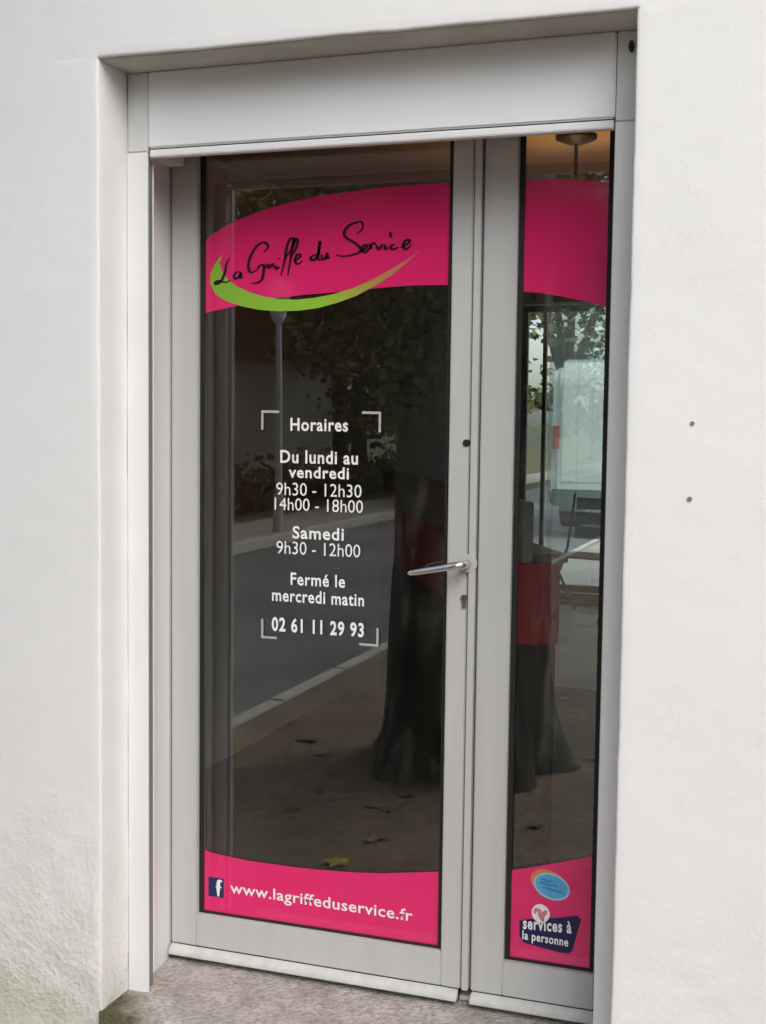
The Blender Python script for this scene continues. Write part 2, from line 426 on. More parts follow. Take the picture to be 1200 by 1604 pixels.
sheet('ground', M['field'], -400, 400, -400, 400, -0.26)
sheet('road', M['asphalt'], -5.15, -1.24, -120, 60, -0.21)
tag(MB().box(-1.14, 9.0, -60, 25, -0.25, -0.10).build('pavement', M['pavement']), kind='structure')
sheet('footpath', ground_mat('beige_footpath', (.36, .31, .25), (.45, .40, .33), (.28, .25, .2), 30, 2, .4, speck=.4), -6.5, -5.3, -120, 60, -0.096)
tag(MB().box(-60, -5.3, -120, 60, -0.25, -0.10).build('verge', M['verge']), kind='structure')
for side, x0, x1, ya, yb in (('kerb_near', -1.24, -1.14, -24, 4), ('kerb_far', -5.3, -5.15, -34, -4)):
    k = tag(MB().box(x0 + 0.004, x1 - 0.004, -60, 25, -0.235, -0.106).build('kerb', M['kerbstone']), kind='structure')
    n = int(yb - ya)
    st = MB().box(x0 if x0 > -2 else x0, x1, 0.009, 0.991, -0.22, -0.092).build('kerb_stone', M['kerbstone'], k, bevel=0.012)
    st.location.y = ya
    for i in range(1, n):
        c = st.copy(); COL.objects.link(c); c.parent = k; c.location = (random.uniform(-.003, .003), ya + i, random.uniform(-.003, .002))

sheet('courtyard', ground_mat('pale_gravel', (.45, .43, .38), (.55, .53, .48), (.36, .34, .3), 40, 2, .5, speck=.4), -1.1, 8.9, 8.0, 24.9, -0.094)

# ------------------------------------------------------------------ the building with the shop
bld = tag(empty('shop_building', (0, 0, 0)), 'white rendered building around the recessed glass double door', 'building')

def edge_jit(t, k, a=0.0016):
    return a * (noise.noise((t * 7.0, k * 9.1, 0.3)) + 0.6 * noise.noise((t * 23.0, k * 3.7, 5.1)))

def wall_face():
    mb = MB()
    BL, BR, BT = -0.95, 4.6, 5.6
    def relief(x, z):
        a = 0.0010 + 0.0050 * max(0.0, 0.45 - z) / 0.45 * (1.0 if x < 0.2 else 0.35)
        return a * (noise.noise((x * 3.1, z * 3.1, 1.7)) + 0.7 * noise.noise((x * 17, z * 17, 4.2)) + (0.8 * noise.noise((x * 46, z * 46, 9.2)) if z < 0.5 else 0))
    def strip(profile, ts, fn):
        k = len(mb.v); n = len(profile)
        for t in ts:
            for j in range(n): mb.v.append(fn(profile[j], t))
        for i in range(len(ts) - 1):
            for j in range(n - 1):
                mb.f.append((k + i * n + j, k + i * n + j + 1, k + (i + 1) * n + j + 1, k + (i + 1) * n + j))
    zs = [-0.12 + (ZT + 0.12) * i / 155 for i in range(156)]
    # left pier: face, rounded arris, reveal
    prof = [(BL, 0.0)] + [(BL + 0.55 * i / 6, 0) for i in range(1, 6)] + [(-0.4 + 0.02 * i, 0) for i in range(0, 19)] + [(-0.026, 0), (-0.0075, 0.0), (-0.003, 0.0007), (-0.0008, 0.0024), (0, 0.006), (0, 0.03), (0, 0.06), (0, 0.09), (0, 0.12), (0, 0.165)]
    XL = sorted(set(p[0] for p in prof))
    def lf(p, z):
        x, y = p
        ff = 1.0 if x < -0.006 else 0.3
        return (x + (edge_jit(z, 1) if x > -0.03 else 0) + (0.6 * relief(y * 3 + 5, z) if x > -0.001 and y > .01 else 0), y + relief(x, z) * ff, z)
    strip(prof, zs, lf)
    # right pier
    prof = [(WD, 0.165), (WD, 0.08), (WD, 0.03), (WD, 0.006), (WD + 0.0008, 0.0024), (WD + 0.003, 0.0007), (WD + 0.0075, 0), (WD + 0.026, 0)] + [(WD + 0.04 + 0.025 * i, 0) for i in range(0, 26)] + [(2.2, 0), (3.0, 0), (BR, 0)]
    XR = sorted(set(p[0] for p in prof))
    def rf(p, z):
        x, y = p
        return (x + (edge_jit(z, 2) if x < WD + 0.03 else 0), y + relief(x, z) * (1.0 if x > WD + .012 else .3), z)
    strip(prof, zs, rf)
    # above the lintel
    xs = [BL, -0.5, -0.25] + [-0.12 + 0.04 * i for i in range(0, 38)] + [1.6, 2.2, 3.2, BR]
    prof = [(0.165, ZT), (0.08, ZT), (0.03, ZT), (0.006, ZT), (0.0024, ZT + 0.0008), (0.0007, ZT + 0.003), (0, ZT + 0.0075), (0, ZT + 0.026)] + [(0, ZT + 0.05 + 0.04 * i) for i in range(0, 12)] + [(0, 3.2), (0, 4.2), (0, BT)]
    def tf(p, x):
        y, z = p
        inside = -0.001 < x < WD + 0.001
        if not inside and y > 0: y, z = 0.0, max(z, ZT) if y < 0.005 else ZT
        return (x, y + relief(x, z) * (1.0 if z > ZT + .012 else .3), z + (edge_jit(x, 3, 0.0022) if z < ZT + 0.03 and inside else 0))
    strip(prof, sorted(set(XL + XR + [x for x in xs if 0 < x < WD])), tf)
    o = mb.build('wall', M['render'], bld, smooth=True)
    bm = bmesh.new(); bm.from_mesh(o.data); bmesh.ops.remove_doubles(bm, verts=bm.verts, dist=0.0003)
    bmesh.ops.recalc_face_normals(bm, faces=bm.faces); bm.to_mesh(o.data); bm.free()
    return o
wall_face()
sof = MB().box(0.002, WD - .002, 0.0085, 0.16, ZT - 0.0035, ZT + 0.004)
sof.build('soffit', plain('beige_soffit_render', (0.50, 0.475, 0.42), .9, var=.12, scale=9, bump=.3), bld, 0.002)  # underside in a darker beige than the wall face
# masonry core behind the render, side and back walls, upper floor and roof slab
core = MB()
core.box(-0.945, -0.008, 0.02, 0.45, -0.15, ZT)
core.box(WD + 0.008, 4.595, 0.02, 0.45, -0.15, ZT)
core.box(-0.945, 4.595, 0.02, 0.45, ZT + 0.008, 5.59)
core.build('masonry', M['render'], bld)
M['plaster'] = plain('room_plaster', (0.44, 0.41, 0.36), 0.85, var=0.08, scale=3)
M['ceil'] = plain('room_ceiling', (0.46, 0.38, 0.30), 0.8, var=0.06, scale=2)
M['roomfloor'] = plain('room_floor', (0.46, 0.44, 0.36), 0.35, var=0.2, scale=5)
YB = 7.35
box('side_wall', M['render'], bld, (-0.945, -0.75, 0.452, YB, -0.15, 5.59))
box('side_wall', M['render'], bld, (4.4, 4.595, 0.452, YB, -0.15, 5.59))
bw = MB()      # back wall with a wide window
WX0, WX1, WZ0, WZ1 = -0.70, 0.95, 0.10, 2.38
bw.box(-0.945, WX0, YB + .002, YB + 0.3, -.15, 5.59); bw.box(WX1, 4.595, YB + .002, YB + 0.3, -.15, 5.59)
bw.box(WX0, WX1, YB + .002, YB + 0.3, -.15, WZ0); bw.box(WX0, WX1, YB + .002, YB + 0.3, WZ1, 5.59)
bw.build('back_wall', M['render'], bld)
lin = MB()     # plaster lining of the room, so the inside is not exterior render
lin.box(-0.748, -0.735, 0.454, YB - .002, 0.012, 2.5); lin.box(4.385, 4.398, 0.454, YB - .002, 0.012, 2.5)
lin.box(-0.733, WX0, YB - .014, YB - .003, 0.012, 2.5); lin.box(WX1, 4.383, YB - .014, YB - .003, 0.012, 2.5)
lin.box(WX0, WX1, YB - .014, YB - .003, 0.012, WZ0); lin.box(WX0, WX1, YB - .014, YB - .003, WZ1, 2.5)
lin.box(-0.733, -0.012, 0.454, 0.466, 0.012, 2.5); lin.box(WD + .012, 4.383, 0.454, 0.466, 0.012, 2.5); lin.box(-0.012, WD + .012, 0.454, 0.466, 2.29, 2.5)
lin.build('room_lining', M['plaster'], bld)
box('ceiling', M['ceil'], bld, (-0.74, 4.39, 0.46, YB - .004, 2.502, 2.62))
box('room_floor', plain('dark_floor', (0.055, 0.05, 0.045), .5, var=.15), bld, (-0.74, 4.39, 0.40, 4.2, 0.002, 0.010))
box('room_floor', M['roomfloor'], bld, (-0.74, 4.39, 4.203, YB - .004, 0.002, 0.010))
box('roof_slab', plain('roof_gravel', (0.35, 0.33, 0.30), 0.9, bump=.3), bld, (-1.1, 4.75, -0.16, YB + 0.45, 5.60, 5.85), 0.01)
# back window
wf = MB()
for a, b_, c, d in ((WX0, WX1, WZ0, WZ0 + .05), (WX0, WX1, WZ1 - .05, WZ1)): wf.box(a, b_, YB + .10, YB + .15, c, d)
for xx in (WX0, -0.525, 0.28, WX1 - .05): wf.box(xx, xx + (.05 if xx in (WX0, WX1 - .05) else .03), YB + .101, YB + .149, WZ0 + .05, WZ1 - .05)
bwin = wf.build('window', plain('dark_window_frame', (0.05, 0.05, 0.05), .5), bld)
for xa, xb in ((WX0 + .05, -0.525), (-0.475, 0.28), (0.33, WX1 - .05)):
    box('pane', M['winglass'], bwin, (xa, xb, YB + .12, YB + .126, WZ0 + .05, WZ1 - .05))
# inner jambs of the doorway (between shutter guides and door)
MB().add([(-0.007, .168, 0.004), (0.022, .168, 0.004), (0.003, .338, 0.004), (-0.007, .338, 0.004),
          (-0.007, .168, 2.285), (0.022, .168, 2.285), (0.003, .338, 2.285), (-0.007, .338, 2.285)],
         [(0, 3, 2, 1), (4, 5, 6, 7), (0, 1, 5, 4), (1, 2, 6, 5), (2, 3, 7, 6), (3, 0, 4, 7)]).build('jamb', M['pvc'], bld, 0.0015)
MB().add([(WD + .007, .168, 0.004), (WD - 0.022, .168, 0.004), (WD - 0.003, .338, 0.004), (WD + .007, .338, 0.004),
          (WD + .007, .168, 2.285), (WD - 0.022, .168, 2.285), (WD - 0.003, .338, 2.285), (WD + .007, .338, 2.285)],
         [(0, 3, 2, 1), (4, 5, 6, 7), (0, 1, 5, 4), (1, 2, 6, 5), (2, 3, 7, 6), (3, 0, 4, 7)]).build('jamb', M['pvc'], bld, 0.0015)
# fixed door frame
fr = MB(); fr.box(-0.007, 0.0035, .342, .45, 0.012, 2.262); fr.box(WD - 0.002, WD + .007, .342, .45, 0.012, 2.262); fr.box(-0.007, WD + .007, .342, .45, 2.264, 2.30)
fr.box(-0.007, WD + .007, .36, .45, 0.0105, 0.022)
fr.build('door_frame', M['alu'], bld, 0.001)
# worn concrete doorstep filling the reveal
vs, fs, nx, ny = [], [], 50, 18
for j in range(ny + 1):
    for i in range(nx + 1):
        x, y = -0.004 + (WD + .008) * i / nx, (-0.008 if j == 0 else -0.006 + 0.396 * (j - 1) / (ny - 1))
        vs.append((x, y, 0.006 + 0.004 * noise.noise((x * 6, y * 6, 0)) + 0.0025 * noise.noise((x * 30, y * 30, 2)) - (0.115 if j == 0 else 0)))
for j in range(ny):
    for i in range(nx):
        fs.append((j * (nx + 1) + i, j * (nx + 1) + i + 1, (j + 1) * (nx + 1) + i + 1, (j + 1) * (nx + 1) + i))
MB().add(vs, fs).build('doorstep', M['step'], bld, smooth=True, fix=False)
# two old fixing holes in the render right of the door
for (x, z, r) in ((1.371, 1.460, 0.0046), (1.370, 1.307, 0.0052)):
    h = MB(); h.tube([(x, -0.0016, z), (x, 0.018, z)], [r, r * .9], 10); h.build('fixing_hole', plain('hole_grey', (0.20, 0.19, 0.18), .9), bld)

# ------------------------------------------------------------------ roller shutter
sh = tag(empty('roller_shutter', (0.62, D1, 2.1)), 'raised white roller shutter box and side guides in the door recess', 'shutter')
def shp(o): o.parent = sh; o.matrix_parent_inverse = Matrix.Translation((-0.62, -D1, -2.1)); return o
b = MB()
b.prism_yz([(D1, 2.1045), (D1, ZT - 0.003), (D1 + 0.19, ZT - 0.003), (D1 + 0.19, 2.125), (D1 + 0.06, 2.125), (D1 + 0.045, 2.1045)], RL + 0.0015, RR - 0.0015)
shp(b.build('shutter_box', M['box'], None, 0.004, 3))
for x0, x1 in ((0.0015, RL), (RR, WD - 0.0015)):
    shp(box('end_plate', M['plate'], None, (x0, x1, D1 + 0.004, D1 + 0.19, 2.098, ZT - 0.004), 0.002))
bar = MB(); bar.prism_yz([(D1 + 0.003, 2.0855), (D1 + 0.003, 2.0985), (D1 + 0.007, 2.1025), (D1 + 0.026, 2.1025), (D1 + 0.026, 2.0835), (D1 + 0.006, 2.0835)], RL + 0.004, RR - 0.004)
shp(bar.build('bottom_slat', M['pvc'], None, 0.0015))
slot = MB().box(RL + .006, RR - .006, D1 + .008, D1 + .02, 2.1026, 2.12); shp(slot.build('curtain_edge', M['gasket']))
for s in (0, 1):
    g = MB()
    def gx(a): return a if s == 0 else WD - a
    for (xa, xb, ya, yb) in ((0.0015, RL, D1, D1 + 0.0065), (0.0015, RL - .003, D1 + 0.032, D1 + 0.038), (0.0015, 0.018, D1 + 0.0066, D1 + 0.0319)):
        x0, x1 = sorted((gx(xa), gx(xb)))
        g.box(x0, x1, ya, yb, 0.004 if ya < D1 + .01 else 0.05, 2.096)
    shp(g.build('guide_rail', M['pvc'], None, 0.0012))
    br = MB(); x0, x1 = sorted((gx(RL - .012), gx(RL - .004))); br.box(x0, x1, D1 + .0068, D1 + .0316, 0.02, 2.08)
    shp(br.build('brush_seal', plain('grey_brush', (0.20, 0.20, 0.21), .9)))
pl = MB(); disc_xz(pl, 1.2105, 2.2505, 0.0062, D1 - 0.003, D1 + 0.006, 16, 0.0125); shp(pl.build('cap', M['black'], None, 0.001))

# ------------------------------------------------------------------ door leaves
YG = 0.362           # outer glass face
def leaf(name, x0, xi0, xi1, x1, label, parts_cb):
    r = tag(empty(name, ((x0 + x1) / 2, D2, 0.03)), label, 'door')
    inv = Matrix.Translation((-(x0 + x1) / 2, -D2, -0.03))
    def P(o): o.parent = r; o.matrix_parent_inverse = inv; return o
    z0, zg0, zg1, z1 = 0.0465, 0.1346, 2.17, 2.255
    P(box('stile', M['alu'], None, (x0, xi0, D2, D2 + 0.052, z0, z1), 0.003))
    P(box('stile', M['alu'], None, (xi1, x1, D2, D2 + 0.052, z0, z1), 0.003))
    P(box('bottom_rail', M['alu'], None, (xi0 - .0005, xi1 + .0005, D2 + 0.0008, D2 + 0.0512, z0 + .0006, zg0), 0.002))
    P(box('top_rail', M['alu'], None, (xi0 - .0005, xi1 + .0005, D2 + 0.0008, D2 + 0.0512, zg1, z1), 0.002))
    g = MB(); w = 0.0125
    g.box(xi0, xi0 + w, YG - 0.006, YG - .0005, zg0, zg1); g.box(xi1 - w, xi1, YG - 0.006, YG - .0005, zg0, zg1)
    g.box(xi0 + w, xi1 - w, YG - 0.006, YG - .0005, zg0, zg0 + .006); g.box(xi0 + w, xi1 - w, YG - 0.006, YG - .0005, zg1 - .006, zg1)
    P(g.build('gasket', M['gasket']))
    P(box('glass_pane', M['glass'], None, (xi0 + .0005, xi1 - .0005, YG, YG + 0.006, zg0 + .0005, zg1 - .0005)))
    # drip bar along the foot
    wb = MB(); wb.prism_yz([(D2 - .001, 0.0475), (D2 - 0.012, 0.0455), (D2 - 0.024, 0.034), (D2 - 0.026, 0.0245), (D2 - 0.018, 0.0215), (D2 - 0.001, 0.0225)], x0 + 0.004, x1 - 0.004)
    P(wb.build('weather_bar', M['weather'], None, 0.0018))
    sweep = MB().box(x0 + .006, x1 - .006, D2 + .004, D2 + .03, 0.013, 0.0463); P(sweep.build('door_sweep', M['gasket']))
    parts_cb(P, r)
    return r

YF = 0.3614          # film face, stuck on the outside of the pane
def film(P, name, pts, mat, y=YF, t=0.0002, label=None):
    o = P(MB().prism_xz(pts, y, y + t).build(name, mat))
    if label: o['label'] = label
    return o

def sub(P, o, par):
    """sub-part: child of a part that sits at world coordinates"""
    o.parent = par; return o

def split_words(o):
    """one part per word: letters are grouped where the gaps between them are narrow"""
    me = o.data
    bm = bmesh.new(); bm.from_mesh(me)
    seen, isl = set(), []
    for v in bm.verts:
        if v.index in seen: continue
        stack, comp = [v], []
        seen.add(v.index)
        while stack:
            q = stack.pop(); comp.append(q.index)
            for e in q.link_edges:
                w = e.other_vert(q)
                if w.index not in seen: seen.add(w.index); stack.append(w)
        xs = [me.vertices[i].co.x for i in comp]
        isl.append((min(xs), max(xs), comp))
    bm.free()
    isl.sort(key=lambda t: t[0])
    groups, end = [], None
    for a, b_, comp in isl:
        if end is not None and a - end < 0.0062: groups[-1] += comp; end = max(end, b_)
        else: groups.append(list(comp)); end = b_
    if len(groups) == 1: return [o]
    out = []
    for g_ in groups:
        ids = set(g_); mp_ = {}
        mb = MB()
        for i in g_: mp_[i] = len(mb.v); mb.v.append(tuple(me.vertices[i].co))
        for p in me.polygons:
            if p.vertices[0] in ids: mb.f.append(tuple(mp_[i] for i in p.vertices))
        out.append(mb.build('hours_lettering', M['white_vinyl'], None, fix=False))
    bpy.data.objects.remove(o)
    return out

def main_parts(P, r):
    # meeting stile cover
    P(box('meeting_strip', M['alu'], None, (0.8185, 0.8355, D2 - 0.007, D2 + 0.03, 0.0475, 2.25), 0.002))
    # handle
    hd = P(MB().tube([(0.817, D2 - 0.001, 1.114), (0.817, D2 - 0.009, 1.114)], [0.0235, 0.0225], 24).build('handle', M['alu'], None, 0.0015))
    lv = MB()
    lv.tube([(0.817, D2 - 0.008, 1.114), (0.817, D2 - 0.032, 1.114), (0.816, D2 - 0.044, 1.1142), (0.811, D2 - 0.051, 1.1138), (0.800, D2 - 0.053, 1.112),
             (0.775, D2 - 0.052, 1.1065), (0.740, D2 - 0.051, 1.0995), (0.705, D2 - 0.050, 1.0925), (0.684, D2 - 0.049, 1.0885), (0.678, D2 - 0.0485, 1.0874)],
            [0.0098, 0.0098, 0.0104, 0.0108, 0.0106, 0.0092, 0.0082, 0.0078, 0.0068, 0.003], 14)
    sub(P, lv.build('lever', M['satin'], None, smooth=True), hd)
    # euro cylinder
    ky = MB(); disc_xz(ky, 0.808, 1.0285, 0.0085, D2 - 0.004, D2 + .004, 20)
    ky.box(0.8035, 0.8125, D2 - 0.0038, D2 + .004, 1.004, 1.0225)
    lk = P(ky.build('lock_cylinder', M['brass']))
    sub(P, MB().box(0.8068, 0.8092, D2 - 0.0048, D2 - 0.0036, 1.0235, 1.0335).build('keyway', M['black']), lk)
    # dark viewer cap
    P(MB().tube([(0.807, D2 - 0.0035, 1.406), (0.807, D2 + .003, 1.406)], [0.0085, 0.0095], 18).build('viewer_cap', M['black']))
    # films
    band = film(P, 'pink_film', FILM['bandL'], M['pink'])
    sw = film(P, 'green_swoosh', FILM['swoosh'], M['swoosh'], YF - 0.0007)
    ink = MB()
    for s in SCRIPT_STROKES: ink.ribbon_xz(s, 0.0066, YF - 0.0012)
    P(ink.build('script_lettering', M['ink'], fix=False))
    low = film(P, 'pink_film', FILM['botL'], M['pink'])
    sq = film(P, 'social_badge', FILM['fsq'], M['fblue'], YF - 0.0006)
    f_ = MB(); f_.ribbon_xz([(0.1475, 0.2245), (0.1425, 0.2265), (0.1375, 0.223), (0.1368, 0.214), (0.1366, 0.200), (0.1366, 0.1835)], 0.0085, YF - .0011)
    f_.ribbon_xz([(0.1285, 0.2095), (0.137, 0.2093), (0.1465, 0.209)], 0.0062, YF - .00112)
    sub(P, f_.build('badge_letter', M['white_vinyl'], None, fix=False), sq)
    text_obj('web_address', 'www.lagriffeduservice.fr', M['white_vinyl'], None, 0.1715, 0.681, 0.1985, 0.0295, YF - .0006, 0.012, 0, -0.010)
    P(bpy.data.objects['web_address'])
    # opening hours
    for body, w, zb, h, bold in HOURS:
        o = text_obj('hours_lettering', body, M['white_vinyl'], None, 0.4145 - w / 2, 0.4145 + w / 2, zb, h, YF - .0006, bold)
        for w_ in split_words(o): P(w_)
    th = 0.0062
    for xa, xb, za, zb, sx, sz in ((0.2545, 0.305, 1.4795, 1.430, 1, -1), (0.5805, 0.530, 1.4795, 1.428, -1, -1), (0.2575, 0.302, 0.889, 0.940, 1, 1), (0.581, 0.530, 0.889, 0.936, -1, 1)):
        c = MB()
        poly = [(xa, za), (xb, za), (xb, za + sz * th), (xa + sx * th, za + sz * th), (xa + sx * th, zb), (xa, zb)]
        c.prism_xz(poly, YF - .0006, YF - .0004)
        P(c.build('corner_bracket', M['grey_vinyl']))

def side_parts(P, r):
    film(P, 'pink_film', FILM['bandR'], M['pink'])
    film(P, 'pink_film', FILM['botR'], M['pink'])
    def ell(cx, cz, a, b_, tilt, n=32):
        out = []
        for k in range(n):
            t = 2 * math.pi * k / n; x, z = a * math.cos(t), b_ * math.sin(t)
            out.append((cx + x * math.cos(tilt) - z * math.sin(tilt), cz + x * math.sin(tilt) + z * math.cos(tilt)))
        return out
    film(P, 'orange_rim', ell(1.026, 0.3395, 0.0440, 0.0318, -0.25), M['orange'], YF - 0.0004)  # orange print showing past the upper left of the oval badge
    ov = film(P, 'oval_badge', ell(1.035, 0.331, 0.0455, 0.0325, -0.25), M['pale_blue'], YF - 0.0008)
    sub(P, MB().prism_xz(ell(1.0345, 0.3315, 0.0405, 0.0275, -0.25), YF - .0012, YF - .0010).build('oval_field', M['sky_blue']), ov)
    e = MB()
    for row in ([(1.006, 0.345), (1.016, 0.347), (1.024, 0.343), (1.036, 0.345)], [(1.003, 0.337), (1.014, 0.338), (1.026, 0.334), (1.040, 0.335), (1.050, 0.331)], [(1.012, 0.326), (1.026, 0.326), (1.040, 0.3225), (1.056, 0.320), (1.066, 0.3175)]):
        e.ribbon_xz(row, 0.0062, YF - .0015)
    sub(P, e.build('oval_emblem', M['mid_blue'], None), ov)
    nv = film(P, 'navy_badge', FILM['navy'], M['navy'], YF - 0.0008)
    sub(P, text_obj('badge_lettering', 'services à', M['white_vinyl'], None, 0.966, 1.086, 0.2165, 0.0285, YF - .0012, 0.03, 0, 0.05), nv)
    sub(P, text_obj('badge_lettering', 'la personne', M['white_vinyl'], None, 0.965, 1.079, 0.1905, 0.0215, YF - .0012, 0.025, 0, -0.02), nv)
    rg = film(P, 'round_emblem', ell(1.0095, 0.2605, 0.0225, 0.0232, 0), M['white_vinyl'], YF - .0014)
    q = MB(); q.ribbon_xz([(0.994, 0.2585), (0.999, 0.2700), (1.007, 0.2655), (1.0095, 0.254), (1.014, 0.246)], 0.0085, YF - .0018)
    q.ribbon_xz([(1.0235, 0.270), (1.019, 0.262), (1.0135, 0.2535), (1.016, 0.241)], 0.009, YF - .00185)
    sub(P, q.build('emblem_figure', M['rose'], None, fix=False), rg)

FILM = {}
HOURS = [('Horaires', 0.157, 1.4295, 0.0318, 0.022), ('Du lundi au', 0.212, 1.3470, 0.0322, 0.022), ('vendredi', 0.165, 1.3095, 0.0290, 0.022),
         ('9h30 - 12h30', 0.233, 1.2635, 0.0325, 0.0), ('14h00 - 18h00', 0.242, 1.2250, 0.0318, 0.0), ('Samedi', 0.141, 1.1540, 0.0315, 0.022),
         ('9h30 - 12h00', 0.230, 1.1125, 0.0328, 0.0), ('Fermé le', 0.150, 1.0340, 0.0312, 0.022), ('mercredi matin', 0.2535, 0.9895, 0.0315, 0.022),
         ('02 61 11 29 93', 0.254, 0.9115, 0.036, 0.03)]
FILM['bandL'] = [(0.0822, 1.9069), (0.1134, 1.9304), (0.1588, 1.9547), (0.2129, 1.9736), (0.2663, 1.9891), (0.3366, 2.0037), (0.4059, 2.0149), (0.4912, 2.022), (0.5751, 2.0274), (0.6656, 2.0309), (0.7625, 2.0295), (0.7625, 1.7869), (0.6938, 1.7883), (0.6446, 1.7879), (0.5782, 1.7847), (0.5109, 1.7798), (0.4427, 1.7749), (0.3734, 1.7715), (0.2855, 1.7636), (0.196, 1.749), (0.0822, 1.7279)]
FILM['bandR'] = [(0.9228, 2.0319), (1.0193, 2.0274), (1.1447, 2.0135), (1.1447, 1.7240), (1.0863, 1.741), (1.0255, 1.7541), (0.9795, 1.7625), (0.9228, 1.769)]
FILM['botL'] = [(0.0822, 0.3075), (0.1182, 0.3003), (0.1654, 0.2958), (0.2308, 0.2919), (0.2954, 0.2916), (0.3772, 0.2918), (0.4577, 0.2955), (0.5281, 0.2996), (0.5976, 0.307), (0.6745, 0.3187), (0.7625, 0.3335), (0.7625, 0.135), (0.0822, 0.135)]
FILM['botR'] = [(0.9228, 0.3559), (0.9701, 0.3685), (1.0253, 0.3852), (1.0876, 0.4043), (1.1447, 0.4245), (1.1447, 0.135), (0.9228, 0.135)]
FILM['swoosh'] = [(0.1428, 1.8789), (0.1227, 1.8567), (0.1082, 1.8293), (0.1082, 1.8047), (0.123, 1.7781), (0.1505, 1.7612), (0.196, 1.7457), (0.25, 1.7351), (0.3034, 1.731), (0.3563, 1.7318), (0.4085, 1.7373), (0.4601, 1.7492), (0.5111, 1.7656), (0.5614, 1.7897), (0.6029, 1.8137), (0.6438, 1.8437), (0.6794, 1.8751), (0.6437, 1.8515), (0.5977, 1.8263), (0.5528, 1.804), (0.5024, 1.7847), (0.4513, 1.7716), (0.3996, 1.763), (0.3473, 1.7592), (0.3032, 1.7616), (0.2587, 1.7689), (0.2228, 1.7794), (0.1867, 1.7948), (0.1594, 1.8133), (0.1411, 1.835), (0.1355, 1.8579)]
FILM['navy'] = [(0.9569, 0.2346), (0.9807, 0.2429), (1.044, 0.2535), (1.0986, 0.2677), (1.1081, 0.2579), (1.0897, 0.1802), (1.0821, 0.1711), (1.0617, 0.1696), (1.0141, 0.1752), (0.9692, 0.1814), (0.9577, 0.1959)]
FILM['fsq'] = [(0.107, 0.2341), (0.1525, 0.2331), (0.1527, 0.1806), (0.1072, 0.1814)]
SCRIPT_STROKES = [
   [(0.1637, 1.8681), (0.1542, 1.8542), (0.1499, 1.8315), (0.1385, 1.8095), (0.125, 1.8029), (0.1231, 1.8078), (0.1336, 1.8113), (0.1519, 1.8071), (0.1671, 1.8125)] ,
   [(0.1962, 1.8297), (0.1848, 1.8329), (0.176, 1.8237), (0.1792, 1.8159), (0.1912, 1.8213), (0.1962, 1.8297), (0.1937, 1.8184), (0.2032, 1.8188)] ,
   [(0.2581, 1.8809), (0.2704, 1.8918), (0.2666, 1.9028), (0.2532, 1.9044), (0.2361, 1.8928), (0.2218, 1.8698), (0.2163, 1.8468), (0.2214, 1.8319), (0.2333, 1.8327), (0.2489, 1.8445)] ,
   [(0.2411, 1.8438), (0.2589, 1.8484), (0.2572, 1.8203), (0.2479, 1.8064), (0.2241, 1.8027)] ,
   [(0.263, 1.8399), (0.2707, 1.8493), (0.2739, 1.8407), (0.2844, 1.8506), (0.2863, 1.8393)] ,
   [(0.2931, 1.8475), (0.2944, 1.8376), (0.303, 1.843)] ,
   [(0.2992, 1.8642), (0.301, 1.8613)] ,
   [(0.3075, 1.8204), (0.3171, 1.8581), (0.3236, 1.8943), (0.3327, 1.9113), (0.3419, 1.9099), (0.3359, 1.8869), (0.3201, 1.865)] ,
   [(0.326, 1.82), (0.3331, 1.8576), (0.339, 1.891), (0.3474, 1.9113), (0.353, 1.9039), (0.3446, 1.881), (0.3318, 1.8646)] ,
   [(0.3417, 1.856), (0.3563, 1.8631), (0.3606, 1.8702), (0.3514, 1.8716), (0.346, 1.8572), (0.3534, 1.8481), (0.3662, 1.8561)] ,
   [(0.4062, 1.87), (0.3935, 1.8676), (0.3881, 1.8588), (0.3984, 1.8574), (0.408, 1.8716), (0.4131, 1.9036), (0.4093, 1.8604), (0.4159, 1.858)] ,
   [(0.4176, 1.8713), (0.419, 1.8591), (0.4268, 1.8605), (0.4333, 1.8725), (0.4328, 1.8603), (0.4406, 1.8629)] ,
   [(0.51, 1.9171), (0.5261, 1.9302), (0.5235, 1.9459), (0.5082, 1.9453), (0.4875, 1.9371), (0.4773, 1.9201), (0.4849, 1.9078), (0.5058, 1.8961), (0.5213, 1.8819), (0.5173, 1.8721), (0.4972, 1.8661), (0.4734, 1.8641), (0.4569, 1.8685)] ,
   [(0.5232, 1.8747), (0.5361, 1.8814), (0.5383, 1.8896), (0.5295, 1.8871), (0.5273, 1.8746), (0.5362, 1.8727), (0.5458, 1.883)] ,
   [(0.5448, 1.8926), (0.5496, 1.8802), (0.5483, 1.8892), (0.5577, 1.8936), (0.5595, 1.8889)] ,
   [(0.5624, 1.8899), (0.5693, 1.8776), (0.5799, 1.8915)] ,
   [(0.5852, 1.8908), (0.5859, 1.8788), (0.5935, 1.8815)] ,
   [(0.5979, 1.9194), (0.6013, 1.9057)] ,
   [(0.612, 1.8883), (0.6027, 1.8867), (0.6005, 1.8786), (0.611, 1.8774), (0.6207, 1.8825)] ,
   [(0.6254, 1.8805), (0.6432, 1.8883), (0.6494, 1.8984), (0.6379, 1.8966), (0.6329, 1.8838), (0.6405, 1.876), (0.6541, 1.8858)] ,
]

leaf('door_leaf', 0.0066, 0.0820, 0.7628, 0.8145, 'wide glazed door leaf with lever handle, opening hours and pink bands', main_parts)
leaf('door_leaf', 0.8408, 0.9225, 1.1450, 1.2345, 'narrow glazed door leaf without handle, navy and blue badges at its foot', side_parts)

# ================================================================== inside the shop
ct = tag(empty('reception_counter', (0.37, 1.98, 0.0105), math.atan2(-1.857, 1.011)), 'dark reception counter with red band and grey upper panel behind the glass', 'counter')
